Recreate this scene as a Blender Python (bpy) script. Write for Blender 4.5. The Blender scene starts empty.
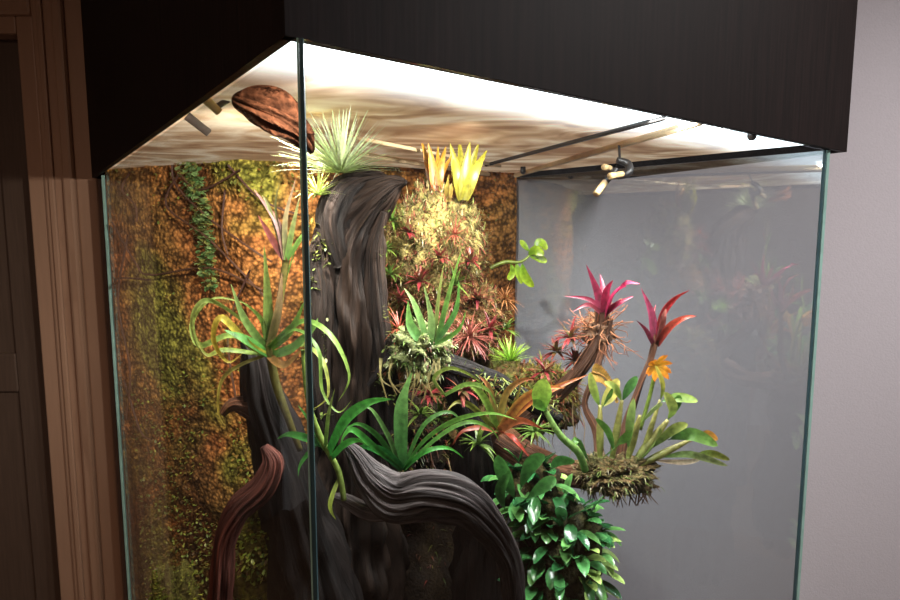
import bpy, math, random
from mathutils import Vector, noise, Matrix
random.seed(7)
R=random.random
def U(a,b): return a+(b-a)*random.random()
# ------------------------------------------------------------------ survey
F=587.0; TH=math.radians(6.3); C_,S_=math.cos(TH),math.sin(TH)
EYE=Vector((0,0,1.6)); HB=1.797
def ray(u,v):
    x=(u-450)/F; y=(300-v)/F
    return Vector((x, C_+y*S_, y*C_-S_))
def W(u,v,d):
    r=ray(u,v); return EYE+r*(d/r.y)
def atz(u,v,z):
    r=ray(u,v); return EYE+r*((z-EYE.z)/r.z)
def lin(c):
    o=[]
    for a in c[:3]:
        a=a/255.0
        o.append(a/12.92 if a<=.04045 else ((a+.055)/1.055)**2.4)
    return tuple(o)
def mixc(a,b,t): return tuple(a[i]*(1-t)+b[i]*t for i in range(3))
def jit(c,a=.15):
    k=1+U(-a,a); return (c[0]*k*(1+U(-a,a)*.4),c[1]*k,c[2]*k*(1+U(-a,a)*.4))
# ------------------------------------------------------------------ materials
def newmat(n):
    m=bpy.data.materials.new(n); m.use_nodes=True; nt=m.node_tree
    b=nt.nodes['Principled BSDF']; return m,nt,b
def N(nt,t,**k):
    n=nt.nodes.new(t)
    for a,b in k.items():
        if a in n.inputs: n.inputs[a].default_value=b
        else: setattr(n,a,b)
    return n
def solid(n,col,rough=.6,nscale=30,var=.12,bump=.0,metal=0,stretch=(1,1,1),spec=.5):
    m,nt,b=newmat(n)
    tc=N(nt,'ShaderNodeTexCoord'); mp=N(nt,'ShaderNodeMapping'); mp.inputs['Scale'].default_value=stretch
    nt.links.new(tc.outputs['Object'],mp.inputs[0])
    no=N(nt,'ShaderNodeTexNoise'); no.inputs['Scale'].default_value=nscale; no.inputs['Detail'].default_value=6
    nt.links.new(mp.outputs[0],no.inputs['Vector'])
    cr=N(nt,'ShaderNodeValToRGB'); l=lin(col)
    cr.color_ramp.elements[0].position=.3; cr.color_ramp.elements[1].position=.7
    cr.color_ramp.elements[0].color=tuple(x*(1-var) for x in l)+(1,)
    cr.color_ramp.elements[1].color=tuple(min(1,x*(1+var)) for x in l)+(1,)
    nt.links.new(no.outputs['Fac'],cr.inputs[0]); nt.links.new(cr.outputs[0],b.inputs['Base Color'])
    b.inputs['Roughness'].default_value=rough; b.inputs['Metallic'].default_value=metal; b.inputs['Specular IOR Level'].default_value=spec
    if bump:
        bp=N(nt,'ShaderNodeBump'); bp.inputs['Strength'].default_value=bump; bp.inputs['Distance'].default_value=.004
        nt.links.new(no.outputs['Fac'],bp.inputs['Height']); nt.links.new(bp.outputs[0],b.inputs['Normal'])
    return m
def attrmat(n,rough=.45,nscale=60,lo=.6,hi=1.25,bump=.3,transl=0.0,uvgrain=None,dist=.003,spec=.5,cells=False,sat=1.0):
    m,nt,b=newmat(n)
    at=N(nt,'ShaderNodeAttribute'); at.attribute_name='Col'
    tc=N(nt,'ShaderNodeTexCoord')
    no=N(nt,'ShaderNodeTexNoise'); no.inputs['Detail'].default_value=8; no.inputs['Scale'].default_value=nscale
    if uvgrain:
        mp=N(nt,'ShaderNodeMapping'); mp.inputs['Scale'].default_value=uvgrain
        nt.links.new(tc.outputs['UV'],mp.inputs[0]); nt.links.new(mp.outputs[0],no.inputs['Vector'])
        no.inputs['Scale'].default_value=1.0
        no.inputs['Distortion'].default_value=.6; no.inputs['Roughness'].default_value=.65
    else: nt.links.new(tc.outputs['Object'],no.inputs['Vector'])
    mr=N(nt,'ShaderNodeMapRange'); mr.inputs['From Min'].default_value=.32; mr.inputs['From Max'].default_value=.68
    mr.inputs['To Min'].default_value=lo; mr.inputs['To Max'].default_value=hi
    h=no.outputs['Fac']
    if cells:
        vo=N(nt,'ShaderNodeTexVoronoi'); vo.inputs['Scale'].default_value=85
        nt.links.new(tc.outputs['Object'],vo.inputs['Vector'])
        sb=N(nt,'ShaderNodeMath',operation='MULTIPLY_ADD'); sb.inputs[1].default_value=-.5
        nt.links.new(vo.outputs['Distance'],sb.inputs[0]); nt.links.new(no.outputs['Fac'],sb.inputs[2])
        ad=N(nt,'ShaderNodeMath',operation='ADD'); ad.inputs[1].default_value=.2
        nt.links.new(sb.outputs[0],ad.inputs[0]); h=ad.outputs[0]
    nt.links.new(h,mr.inputs['Value'])
    mu=N(nt,'ShaderNodeVectorMath',operation='SCALE')
    hs=N(nt,'ShaderNodeHueSaturation'); hs.inputs['Saturation'].default_value=sat
    nt.links.new(at.outputs['Color'],hs.inputs['Color'])
    nt.links.new(hs.outputs[0],mu.inputs[0]); nt.links.new(mr.outputs[0],mu.inputs['Scale'])
    nt.links.new(mu.outputs[0],b.inputs['Base Color'])
    b.inputs['Roughness'].default_value=rough; b.inputs['Specular IOR Level'].default_value=spec
    if bump:
        bp=N(nt,'ShaderNodeBump'); bp.inputs['Strength'].default_value=bump; bp.inputs['Distance'].default_value=dist
        nt.links.new(h,bp.inputs['Height']); nt.links.new(bp.outputs[0],b.inputs['Normal'])
    if transl:
        tr=N(nt,'ShaderNodeBsdfTranslucent'); mx=N(nt,'ShaderNodeMixShader'); mx.inputs[0].default_value=transl
        nt.links.new(mu.outputs[0],tr.inputs['Color'])
        nt.links.new(b.outputs[0],mx.inputs[1]); nt.links.new(tr.outputs[0],mx.inputs[2])
        nt.links.new(mx.outputs[0],nt.nodes['Material Output'].inputs[0])
    return m
M_leaf=attrmat('leaf',.42,110,.6,1.3,.25,.25,dist=.0015,sat=1.0)
M_moss=attrmat('moss',.9,140,.3,1.4,.9,0,dist=.008,spec=.2)
M_wood=attrmat('driftwood_bark',.62,1,.25,1.65,1.0,0,uvgrain=(30,3.2,1),dist=.010,spec=.28)
M_cork=attrmat('cork_panel',.95,34,.3,1.75,1.0,0,dist=.012,spec=.1,cells=True)
M_bark=attrmat('cork_bark',.95,70,.35,1.6,1.0,0,dist=.010,spec=.05)
M_hood=solid('hood_dark_wood',(23,14,13),.6,18,.5,.1,stretch=(6,6,.35),spec=.12)
M_wall=solid('painted_wall',(198,192,197),.85,160,.03,.35)
M_ceil=solid('ceiling_paint',(150,146,142),.9,60,.03)
M_floor=solid('floor_wood',(90,65,48),.5,12,.3,stretch=(1,8,1))
M_rwall=solid('painted_wall_room',(120,114,112),.85,160,.03)
M_door=solid('door_brown',(84,66,56),.5,14,.15,stretch=(8,8,.5))
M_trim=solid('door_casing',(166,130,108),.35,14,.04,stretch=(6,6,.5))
M_base=solid('baseboard_paint',(180,175,170),.5)
M_seal=solid('silicone_seal',(50,76,82),.35)
M_edge=solid('glass_green_edge',(150,188,178),.15)
M_plinth=solid('plinth_dark',(35,28,27),.5)
def glassmat(name,base,k,tint):
    m=bpy.data.materials.new(name); m.use_nodes=True; nt=m.node_tree; nt.nodes.clear()
    o=N(nt,'ShaderNodeOutputMaterial'); t=N(nt,'ShaderNodeBsdfTransparent'); t.inputs[0].default_value=tint+(1,)
    g=N(nt,'ShaderNodeBsdfGlossy'); g.inputs['Roughness'].default_value=.0; g.inputs['Color'].default_value=(.9,.95,1,1)
    ge=N(nt,'ShaderNodeNewGeometry')
    dt=N(nt,'ShaderNodeVectorMath',operation='DOT_PRODUCT')
    nt.links.new(ge.outputs['Incoming'],dt.inputs[0]); nt.links.new(ge.outputs['Normal'],dt.inputs[1])
    ab=N(nt,'ShaderNodeMath',operation='ABSOLUTE'); nt.links.new(dt.outputs['Value'],ab.inputs[0])
    om=N(nt,'ShaderNodeMath',operation='SUBTRACT'); om.inputs[0].default_value=1; nt.links.new(ab.outputs[0],om.inputs[1])
    pw=N(nt,'ShaderNodeMath',operation='POWER'); pw.inputs[1].default_value=5; nt.links.new(om.outputs[0],pw.inputs[0])
    sc=N(nt,'ShaderNodeMath',operation='MULTIPLY_ADD'); sc.inputs[1].default_value=k; sc.inputs[2].default_value=base
    nt.links.new(pw.outputs[0],sc.inputs[0])
    mx=N(nt,'ShaderNodeMixShader')
    nt.links.new(sc.outputs[0],mx.inputs[0]); nt.links.new(t.outputs[0],mx.inputs[1]); nt.links.new(g.outputs[0],mx.inputs[2])
    nt.links.new(mx.outputs[0],o.inputs[0]); return m
M_glass=glassmat('clear_glass',.014,.5,(.965,.985,.99))
M_glass2=glassmat('clear_glass_rear',.12,.6,(.91,.935,.945))
def emis(n,col,s):
    m=bpy.data.materials.new(n); m.use_nodes=True; nt=m.node_tree; nt.nodes.clear()
    o=N(nt,'ShaderNodeOutputMaterial'); e=N(nt,'ShaderNodeEmission'); e.inputs[0].default_value=tuple(col)+(1,); e.inputs[1].default_value=s
    nt.links.new(e.outputs[0],o.inputs[0]); return m
M_led=emis('led_strip_glow',(.95,1,1),6)
# ------------------------------------------------------------------ mesh builder
class MB:
    def __init__(s): s.v=[];s.f=[];s.c=[];s.uv=[]
    def add(s,p,c,uv=(0,0)):
        s.v.append(tuple(p)); s.c.append(c); s.uv.append(uv); return len(s.v)-1
    def obj(s,name,mat,smooth=True):
        me=bpy.data.meshes.new(name); me.from_pydata(s.v,[],s.f)
        ca=me.color_attributes.new('Col','FLOAT_COLOR','POINT')
        fl=[]
        for c in s.c: fl+= [c[0],c[1],c[2],1]
        ca.data.foreach_set('color',fl)
        ul=me.uv_layers.new(name='UVMap')
        idx=[0]*len(me.loops); me.loops.foreach_get('vertex_index',idx)
        q=[]
        for i in idx: q+=list(s.uv[i])
        ul.data.foreach_set('uv',q)
        if smooth: me.polygons.foreach_set('use_smooth',[True]*len(me.polygons))
        me.materials.append(mat); me.update()
        o=bpy.data.objects.new(name,me); bpy.context.collection.objects.link(o); return o
def prof(k,t):
    if k=='needle': return max(0,(1-t))**.8
    if k=='strap': return (.65+.35*math.sin(math.pi*min(t*1.3,1)))*max(0,1-t**3.5)
    if k=='brom': return (.75+.3*math.sin(math.pi*min(t*1.1,1)))*max(0,1-t**2.0)
    if k=='oval': return .09+math.sin(math.pi*min(1,max(0,(t-.12)/.88)))**.75 if t<.999 else 0
    return 1
def ribbon(m,pts,w,c0,c1,kind='strap',ref=None,side=None,fold=.3,edge=None):
    n=len(pts); ids=[]
    for i,p in enumerate(pts):
        t=i/(n-1)
        tg=(pts[min(n-1,i+1)]-pts[max(0,i-1)])
        if tg.length<1e-9: tg=Vector((0,0,1))
        tg.normalize()
        s=side if side is not None else tg.cross(ref)
        s=s-tg*s.dot(tg)
        if s.length<1e-4: s=tg.orthogonal()
        s=s.normalized(); nn=s.cross(tg)
        ww=w*.5*prof(kind,t); c=mixc(c0,c1,t)
        ce=mixc(c,edge,.5) if edge else c
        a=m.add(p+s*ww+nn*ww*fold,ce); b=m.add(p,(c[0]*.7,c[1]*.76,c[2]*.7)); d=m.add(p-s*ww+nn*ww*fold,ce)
        ids.append((a,b,d))
    for i in range(n-1):
        a,b=ids[i],ids[i+1]
        m.f.append((a[0],a[1],b[1],b[0])); m.f.append((a[1],a[2],b[2],b[1]))
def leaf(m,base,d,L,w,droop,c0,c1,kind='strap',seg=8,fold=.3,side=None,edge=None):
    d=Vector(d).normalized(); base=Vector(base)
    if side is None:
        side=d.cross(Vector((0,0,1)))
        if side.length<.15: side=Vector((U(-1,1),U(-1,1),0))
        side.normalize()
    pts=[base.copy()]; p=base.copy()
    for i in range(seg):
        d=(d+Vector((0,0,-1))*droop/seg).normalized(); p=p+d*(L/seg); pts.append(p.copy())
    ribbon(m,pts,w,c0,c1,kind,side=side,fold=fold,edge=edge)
def catm(P,n):
    P=[tuple(p) for p in P]; P=[P[0]]+P+[P[-1]]; out=[]
    for i in range(1,len(P)-2):
        for k in range(n):
            t=k/n; a,b,c,d=P[i-1],P[i],P[i+1],P[i+2]
            out.append(tuple(.5*((2*b[j])+(-a[j]+c[j])*t+(2*a[j]-5*b[j]+4*c[j]-d[j])*t*t+(-a[j]+3*b[j]-3*c[j]+d[j])*t**3) for j in range(len(b))))
    out.append(P[-2]); return out
def pleaf(m,cps,wpx,c0,c1,kind='strap',ref=None,fold=.3,edge=None,n=6):
    """leaf following measured spine points (u,v,depth)"""
    P=[tuple(W(*c)) for c in cps]; pts=[Vector(q) for q in catm(P,n)]
    d=cps[0][2]
    if ref is None: ref=Vector((U(-.9,.9),-1,U(-.2,.9)))
    ribbon(m,pts,wpx*d/F,lin(c0),lin(c1),kind,ref=ref,fold=fold,edge=lin(edge) if edge else None)
def tube(m,P,c0,c1,Nn=10,n=6,ridge=0.0,rk=5,seed=0,nz=0.0):
    Q=catm(P,n); pts=[Vector(q[:3]) for q in Q]; rr=[max(q[3],1e-4) for q in Q]
    t0=(pts[1]-pts[0]).normalized(); s=t0.orthogonal().normalized(); rings=[]; L=0
    for i,p in enumerate(pts):
        tg=(pts[min(len(pts)-1,i+1)]-pts[max(0,i-1)]).normalized()
        s=(s-tg*s.dot(tg)).normalized(); b=tg.cross(s)
        if i: L+=(p-pts[i-1]).length
        ring=[]
        for k in range(Nn+1):
            a=2*math.pi*(k%Nn)/Nn
            r=rr[i]
            if ridge:
                tw=a+L*1.6
                nn=noise.noise(Vector((math.cos(a)*rk*.5,math.sin(a)*rk*.5,L*6+seed)))
                n2=noise.noise(Vector((math.cos(a)*rk*.9,math.sin(a)*rk*.9,L*12+seed+9)))
                n3=noise.noise(Vector((math.cos(a)*rk*2.6,math.sin(a)*rk*2.6,L*14+seed+3)))
                g=abs(math.sin(tw*rk*.5+nn*2.2))*.4+.6*min(1,max(0,.5+n3*1.6))
                r*=1+ridge*(nn*1.3+n2*1.1+n3*.7+(g-.6)*.45)
            if nz: r*=1+nz*noise.noise(p*60+Vector((k,seed,0)))
            c=mixc(c0,c1,i/(len(pts)-1))
            if ridge: c=tuple(x*(.28+1.0*g) for x in c)
            ring.append(m.add(p+s*math.cos(a)*r+b*math.sin(a)*r,c,(k/Nn,L*1.2)))
        rings.append(ring)
    for i in range(len(rings)-1):
        for k in range(Nn): m.f.append((rings[i][k],rings[i][k+1],rings[i+1][k+1],rings[i+1][k]))
    for ring,p,c in ((rings[0],pts[0],c0),(rings[-1],pts[-1],c1)):
        q=m.add(p,tuple(x*.5 for x in c))
        for k in range(Nn): m.f.append((ring[k],ring[k+1],q))
def T(u,v,d,rpx):
    p=W(u,v,d); return (p.x,p.y,p.z,rpx*d/F)
def blob(m,c,r,cols,amp=.25,fr=3,nu=48,nv=30,seed=0):
    c=Vector(c); r=Vector(r)
    def surf(d):
        q=noise.noise(d*fr+Vector((seed,0,0)))+.5*noise.noise(d*fr*2.7+Vector((0,seed,0)))+.3*noise.noise(d*fr*7)
        k=1+amp*q; return c+Vector((d.x*r.x,d.y*r.y,d.z*r.z))*k,q
    g=[]
    for j in range(nv+1):
        th=math.pi*j/nv; row=[]
        for i in range(nu):
            ph=2*math.pi*i/nu
            d=Vector((math.sin(th)*math.cos(ph),math.sin(th)*math.sin(ph),math.cos(th)))
            p,q=surf(d); q2=noise.noise(d*fr*2+Vector((5,seed,2)))
            row.append(m.add(p,mixc(cols[0],cols[1],min(1,max(0,.5+q2*1.3)))))
        g.append(row)
    for j in range(nv):
        for i in range(nu): m.f.append((g[j][i],g[j+1][i],g[j+1][(i+1)%nu],g[j][(i+1)%nu]))
    return surf
def rdir(zmin=-.6,front=True):
    while True:
        d=Vector((random.gauss(0,1),random.gauss(0,1),random.gauss(0,1))).normalized()
        if d.z<zmin: continue
        if front and d.y>.45: continue
        return d
def box(name,a,b,mat,bev=0.0):
    v=[(x,y,z) for x in (a[0],b[0]) for y in (a[1],b[1]) for z in (a[2],b[2])]
    f=[(0,1,3,2),(4,6,7,5),(0,4,5,1),(2,3,7,6),(0,2,6,4),(1,5,7,3)]
    me=bpy.data.meshes.new(name); me.from_pydata(v,[],f); me.materials.append(mat)
    o=bpy.data.objects.new(name,me); bpy.context.collection.objects.link(o)
    if bev:
        md=o.modifiers.new('b','BEVEL'); md.width=bev; md.segments=2
    return o
def prism(name,poly,z0,z1,mat,bev=0):
    n=len(poly); v=[(p[0],p[1],z0) for p in poly]+[(p[0],p[1],z1) for p in poly]
    f=[tuple(range(n))[::-1],tuple(range(n,2*n))]+[(i,(i+1)%n,n+(i+1)%n,n+i) for i in range(n)]
    me=bpy.data.meshes.new(name); me.from_pydata(v,[],f); me.materials.append(mat)
    o=bpy.data.objects.new(name,me); bpy.context.collection.objects.link(o)
    if bev:
        md=o.modifiers.new('b','BEVEL'); md.width=bev; md.segments=2
    return o
def slab(name,p,q,th,z0,z1,mat,bev=0):
    p=Vector(p[:2]); q=Vector(q[:2]); d=(q-p).normalized(); nrm=Vector((-d.y,d.x))*th
    return prism(name,[p,q,q+nrm,p+nrm],z0,z1,mat,bev)
def parent(name,kids):
    e=bpy.data.objects.new(name,None); bpy.context.collection.objects.link(e)
    for k in kids: k.parent=e
    return e
# ------------------------------------------------------------------ room
YW=2.16
box('floor',(-2.6,-2,-.05),(2.6,2.4,0),M_floor)
box('ceiling',(-2.6,-2,2.8),(2.6,2.4,2.85),M_ceil)
a=[box('wall_main',(-1.5,YW,0),(2.6,YW+.12,2.8),M_wall),
   box('wall_lintel',(-2.45,YW,2.34),(-1.5,YW+.12,2.8),M_wall),
   box('wall_left_part',(-2.6,YW,0),(-2.45,YW+.12,2.8),M_wall)]
parent('wall_back',a)
box('wall_left',(-2.7,-2,0),(-2.6,2.4,2.8),M_rwall)
box('wall_right',(2.6,-2,0),(2.7,2.4,2.8),M_rwall)
box('wall_front',(-2.6,-2.1,0),(2.6,-2,2.8),M_rwall)
dk=[box('leaf_panel',(-2.45,YW+.06,0.01),(-1.5,YW+.1,2.34),M_door),
    box('stile_right',(-1.66,YW+.045,0.01),(-1.5,YW+.06,2.34),M_door,.006),
    box('stile_left',(-2.45,YW+.045,0.01),(-2.3,YW+.06,2.34),M_door,.006),
    box('rail_top',(-2.3,YW+.045,2.18),(-1.66,YW+.06,2.34),M_door,.006),
    box('rail_mid',(-2.3,YW+.045,1.0),(-1.66,YW+.06,1.15),M_door,.006)]
parent('door_1',dk)
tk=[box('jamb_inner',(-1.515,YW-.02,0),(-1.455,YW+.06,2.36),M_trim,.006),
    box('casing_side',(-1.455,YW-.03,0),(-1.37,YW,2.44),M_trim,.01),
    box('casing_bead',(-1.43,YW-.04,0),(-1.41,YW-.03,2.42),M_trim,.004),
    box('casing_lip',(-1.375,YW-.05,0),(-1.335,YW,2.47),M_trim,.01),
    box('wall_shade_strip',(-1.335,YW-.035,0),(-1.26,YW,2.52),M_trim,.008),  # strip of wall in warm shade, its shade built in as brown trim
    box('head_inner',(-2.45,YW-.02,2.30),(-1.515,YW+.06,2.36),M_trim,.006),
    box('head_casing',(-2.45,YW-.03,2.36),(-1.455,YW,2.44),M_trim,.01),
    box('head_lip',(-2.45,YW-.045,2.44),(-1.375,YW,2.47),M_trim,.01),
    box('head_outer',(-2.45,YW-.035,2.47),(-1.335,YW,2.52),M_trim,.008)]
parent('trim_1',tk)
box('baseboard_back',(-1.25,YW-.015,0),(2.6,YW,.07),M_base)
# ------------------------------------------------------------------ terrarium
Cc=atz(300,37,HB); Rr=atz(828,150,HB); Ll=atz(103,175,HB); Bb=atz(515,178,HB)
Mm=Vector((-.60,1.72,HB))
ZB=.12
GT=HB-.001
g=[]
g.append(slab('pane_front',Cc,Rr,.006,ZB,GT,M_glass))
g.append(slab('pane_side',Ll,Cc,.006,ZB,GT,M_glass))
g.append(slab('pane_right',Rr,Bb,.006,ZB,GT,M_glass2))
fd=(Rr-Cc).xy.normalized(); sd=(Ll-Cc).xy.normalized()
def post(name,p,wd,mat,z1=GT):
    p=Vector(p[:2]); return prism(name,[p+Vector((-wd,-wd)),p+Vector((wd,-wd)),p+Vector((wd,wd)),p+Vector((-wd,wd))],ZB,z1,mat,.0004)
g.append(post('corner_seal',Cc.xy+Vector((.001,.001)),.0022,M_seal))
g.append(post('corner_edge',Cc.xy+Vector((-.0026,.0)),.0010,M_edge))
g.append(post('edge_right',Rr.xy,.0035,M_edge))
g.append(post('edge_right_seal',Rr.xy+Vector((-.010,-.004)),.0025,M_seal))
g.append(post('edge_left',Ll.xy,.004,M_edge))
g.append(prism('plinth',[Cc.xy,Rr.xy,Bb.xy,Ll.xy],0.0,ZB,M_plinth))
TERR=parent('glass_terrarium',g)
# hood
hC=atz(286,38,HB); hR=atz(847,152,HB); hL=atz(92,178,HB)
hC=Vector((hC.x,hC.y-.006,HB))
HT=2.45
back=2.12
h=[slab('front_board',hC,hR,.012,HB,HT,M_hood,.001),
   slab('side_board',hL,hC,.012,HB,HT,M_hood,.001),
   slab('right_board',hR,(hR.x-.35,back),.018,HB,HT,M_hood,.002),
   slab('back_board',(hR.x-.35,back),(hL.x,back),.018,HB,HT,M_hood,.002),
   slab('left_return',(hL.x,back),hL,.018,HB,HT,M_hood,.002),
   prism('top_board',[hC.xy,hR.xy,(hR.x-.35,back),(hL.x,back),hL.xy],HT,HT+.018,M_hood)]
parent('terrarium_hood',h)
# lid with lamp glow painted in as emission
inn=Vector((-fd.y,fd.x))
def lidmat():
    m=bpy.data.materials.new('lid_painted_glow'); m.use_nodes=True; nt=m.node_tree; b=nt.nodes['Principled BSDF']
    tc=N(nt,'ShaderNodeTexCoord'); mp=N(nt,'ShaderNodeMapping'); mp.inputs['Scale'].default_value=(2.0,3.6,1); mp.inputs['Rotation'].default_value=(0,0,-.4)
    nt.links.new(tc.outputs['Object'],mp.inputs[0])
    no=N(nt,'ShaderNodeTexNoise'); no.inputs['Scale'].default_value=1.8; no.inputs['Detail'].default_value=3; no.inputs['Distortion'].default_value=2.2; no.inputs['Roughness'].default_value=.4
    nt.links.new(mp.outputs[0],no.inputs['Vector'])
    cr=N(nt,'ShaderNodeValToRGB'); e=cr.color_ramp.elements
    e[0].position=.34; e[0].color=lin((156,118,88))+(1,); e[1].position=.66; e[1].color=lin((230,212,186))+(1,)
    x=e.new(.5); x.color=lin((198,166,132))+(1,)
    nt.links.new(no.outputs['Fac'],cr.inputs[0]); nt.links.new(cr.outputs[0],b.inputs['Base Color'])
    # emission stands in for lamps above the lid: brighter towards the front edge
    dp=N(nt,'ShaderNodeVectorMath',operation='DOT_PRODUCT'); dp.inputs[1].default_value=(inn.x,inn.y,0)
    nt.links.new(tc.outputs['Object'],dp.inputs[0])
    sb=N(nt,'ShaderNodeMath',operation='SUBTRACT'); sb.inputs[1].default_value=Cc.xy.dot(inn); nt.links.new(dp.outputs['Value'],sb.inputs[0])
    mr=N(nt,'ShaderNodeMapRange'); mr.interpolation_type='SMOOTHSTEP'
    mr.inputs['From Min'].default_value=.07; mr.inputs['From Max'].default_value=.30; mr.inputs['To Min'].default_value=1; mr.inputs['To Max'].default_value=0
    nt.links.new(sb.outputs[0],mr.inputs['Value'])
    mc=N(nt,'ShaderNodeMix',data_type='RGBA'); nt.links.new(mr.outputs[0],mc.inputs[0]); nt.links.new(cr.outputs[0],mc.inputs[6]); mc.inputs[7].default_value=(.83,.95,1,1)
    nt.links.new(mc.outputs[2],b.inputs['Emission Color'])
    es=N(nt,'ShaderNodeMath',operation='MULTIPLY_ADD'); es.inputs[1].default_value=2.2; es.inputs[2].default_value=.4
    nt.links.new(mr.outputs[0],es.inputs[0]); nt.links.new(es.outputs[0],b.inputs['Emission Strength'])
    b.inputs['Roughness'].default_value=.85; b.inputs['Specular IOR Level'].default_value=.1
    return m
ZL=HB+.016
prism('glowing_lid',[Cc.xy+Vector((0,.01)),Rr.xy+Vector((-.01,0)),Bb.xy,Mm.xy,Ll.xy],ZL,ZL+.006,lidmat())
def strip(name,t0,t1,o0,o1,mat,z):
    P=[Cc.xy+fd*t0+inn*o0,Cc.xy+fd*t1+inn*o0,Cc.xy+fd*t1+inn*o1,Cc.xy+fd*t0+inn*o1]
    return prism(name,P,z-.004,z,mat)
k=[strip('led_bar',.03,.92,.016,.07,M_led,ZL-.001)]
parent('led_light_strip',k)
# rails
rl=MB()
def rail(m,p,q,r,c):
    m2=[(p.x,p.y,p.z,r),(q.x,q.y,q.z,r)]; tube(m,m2,c,c,8,3)
cw=lin((205,178,140)); cb=lin((28,24,22))
zz=ZL-.008
rail(rl,atz(300,145,zz),atz(513,178,zz),.007,cw)
rail(rl,atz(513,176,zz),atz(700,122,zz),.008,cw)
rail(rl,atz(300,127,zz),atz(500,166,zz),.005,cw)
rl.obj('lid_frame_rail',attrmat('rail_paint',.5,30,.9,1.1,0))
r2=MB(); rail(r2,atz(486,165,zz),atz(664,118,zz),.005,cb); r2.obj('lid_support_bar',attrmat('bar_black',.4,30,.9,1.1,0))
M_hw=attrmat('nozzle_plastic',.35,60,.85,1.1,0)
def nozzle(name,top,u,v,d,big=1):
    m=MB(); blk=lin((30,28,28)); br=lin((180,150,105))
    rail(m,W(*top),W(u,v,d),.003,blk)
    tube(m,[T(u-3,v-2,d,3),T(u+8,v+2,d,4),T(u+8,v+11,d-.01,4),T(u-4,v+14,d,3),T(u-10,v+6,d,3)],blk,blk,10,5)
    tube(m,[T(u-4,v+8,d,3.5),T(u-15,v+20,d-.02,3.5)],blk,blk,10,2)
    tube(m,[T(u-15,v+20,d-.02,3.2),T(u-24,v+32,d-.04,3.5)],br,br,10,2)
    tube(m,[T(u-10,v+6,d,2.5),T(u-16,v+5,d-.05,3)],br,br,10,2)
    tube(m,[T(u+2,v+12,d-.02,3),T(u-10,v+14,d-.05,3.4)],br,br,10,2)
    return m.obj(name,M_hw)
nozzle('misting_nozzle',(619,146,1.34),620,162,1.32)
m=MB()
rail(m,W(228,100,.97),W(215,108,.95),.005,lin((60,45,35)))
tube(m,[T(219,112,.95,4),T(204,98,.93,4.5)],lin((190,155,95)),lin((215,180,115)),10,2)
tube(m,[T(209,133,.95,4),T(187,116,.93,4.5)],lin((210,205,200)),lin((190,185,180)),10,2)
m.obj('misting_nozzle.001',M_hw)
for i,(u,v) in enumerate([(523,170),(752,134)]):
    m=MB(); p=atz(u,v,ZL-.01); tube(m,[(p.x,p.y,ZL,.008),(p.x,p.y,ZL-.015,.009),(p.x,p.y,ZL-.022,.005)],cb,cb,12,3); m.obj('lid_knob',M_hw)
# ------------------------------------------------------------------ cork background
m=MB()
path=[Ll.xy+Vector((.02,0)),Mm.xy,Bb.xy]
l1=(path[1]-path[0]).length; l2=(path[2]-path[1]).length
NU,NV=260,220; g=[]
orange=lin((184,112,62)); dkb=lin((88,50,32)); grn=lin((138,142,58)); ol=lin((154,112,58))
def wallbase(s):
    if s<l1:
        return path[0]+(path[1]-path[0])*(s/l1)
    return path[1]+(path[2]-path[1])*((s-l1)/l2)
n1=(path[1]-path[0]).normalized(); n2=(path[2]-path[1]).normalized()
nA=Vector((n1.y,-n1.x)); nB=Vector((n2.y,-n2.x))
for j in range(NV+1):
    z=ZB+(ZL-ZB)*j/NV; row=[]
    for i in range(NU+1):
        s=(l1+l2)*i/NU; b=wallbase(s)
        t=min(1,max(0,(s-l1+.15)/.3)); nn=(nA*(1-t)+nB*t).normalized()
        q=Vector((s*3,z*3,0)); h=noise.noise(q)+.5*noise.noise(q*2.3)+.25*noise.noise(q*6)+.15*noise.noise(q*20)
        edge=min(1,s/.3,(l1+l2-s)/.1+.2); p=b+nn*(.012+.03*h*edge)
        gq=noise.noise(Vector((s*2.5+7,z*2.2,3)))+.5*noise.noise(Vector((s*9,z*9,8)))
        low=max(0,(1.5-z)/1.3)
        gg=min(1,max(0,(gq+low*.6-.12)*2.4))
        dd=min(1,max(0,(noise.noise(Vector((s*4,z*1.1,11)))+.04)*2.3))
        rg=.8+.16*math.sin(z*170+3*h)+.4*noise.noise(Vector((s*34,z*60,2)))
        c=mixc(orange,ol,min(1,max(0,.5+h))); c=mixc(c,grn,gg*.8); c=mixc(c,dkb,dd*.8); c=tuple(x*rg for x in c)
        row.append(m.add((p.x,p.y,z),c))
    g.append(row)
for j in range(NV):
    for i in range(NU): m.f.append((g[j][i],g[j][i+1],g[j+1][i+1],g[j+1][i]))
bk=[]
for j in (0,NV):
    bk.append([m.add((p.x,p.y,ZB+(ZL-ZB)*j/NV),dkb) for p in (path[0]-nA*.03,path[1]-nA*.03-nB*.02,path[2]-nB*.03)])
m.f.append((bk[0][0],bk[1][0],bk[1][1],bk[0][1])); m.f.append((bk[0][1],bk[1][1],bk[1][2],bk[0][2]))
m.f.append((bk[0][2],bk[1][2],g[NV][NU],g[0][NU]))
m.obj('cork_background',M_cork).parent=TERR
def wallpt(u,v,off=.03):
    r=ray(u,v)
    best=None
    for p,q in ((path[0],path[1]),(path[1],path[2])):
        e=q-p; den=r.x*e.y-r.y*e.x
        if abs(den)<1e-9: continue
        t=(p.x*e.y-p.y*e.x)/den; s=((p.x*r.y-p.y*r.x))/den
        if -.02<=s<=1.02 and t>0:
            if best is None or t<best: best=t
    if best is None: best=1.9
    P=EYE+r*best
    return P-Vector((r.x,r.y,r.z)).normalized()*off
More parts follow.
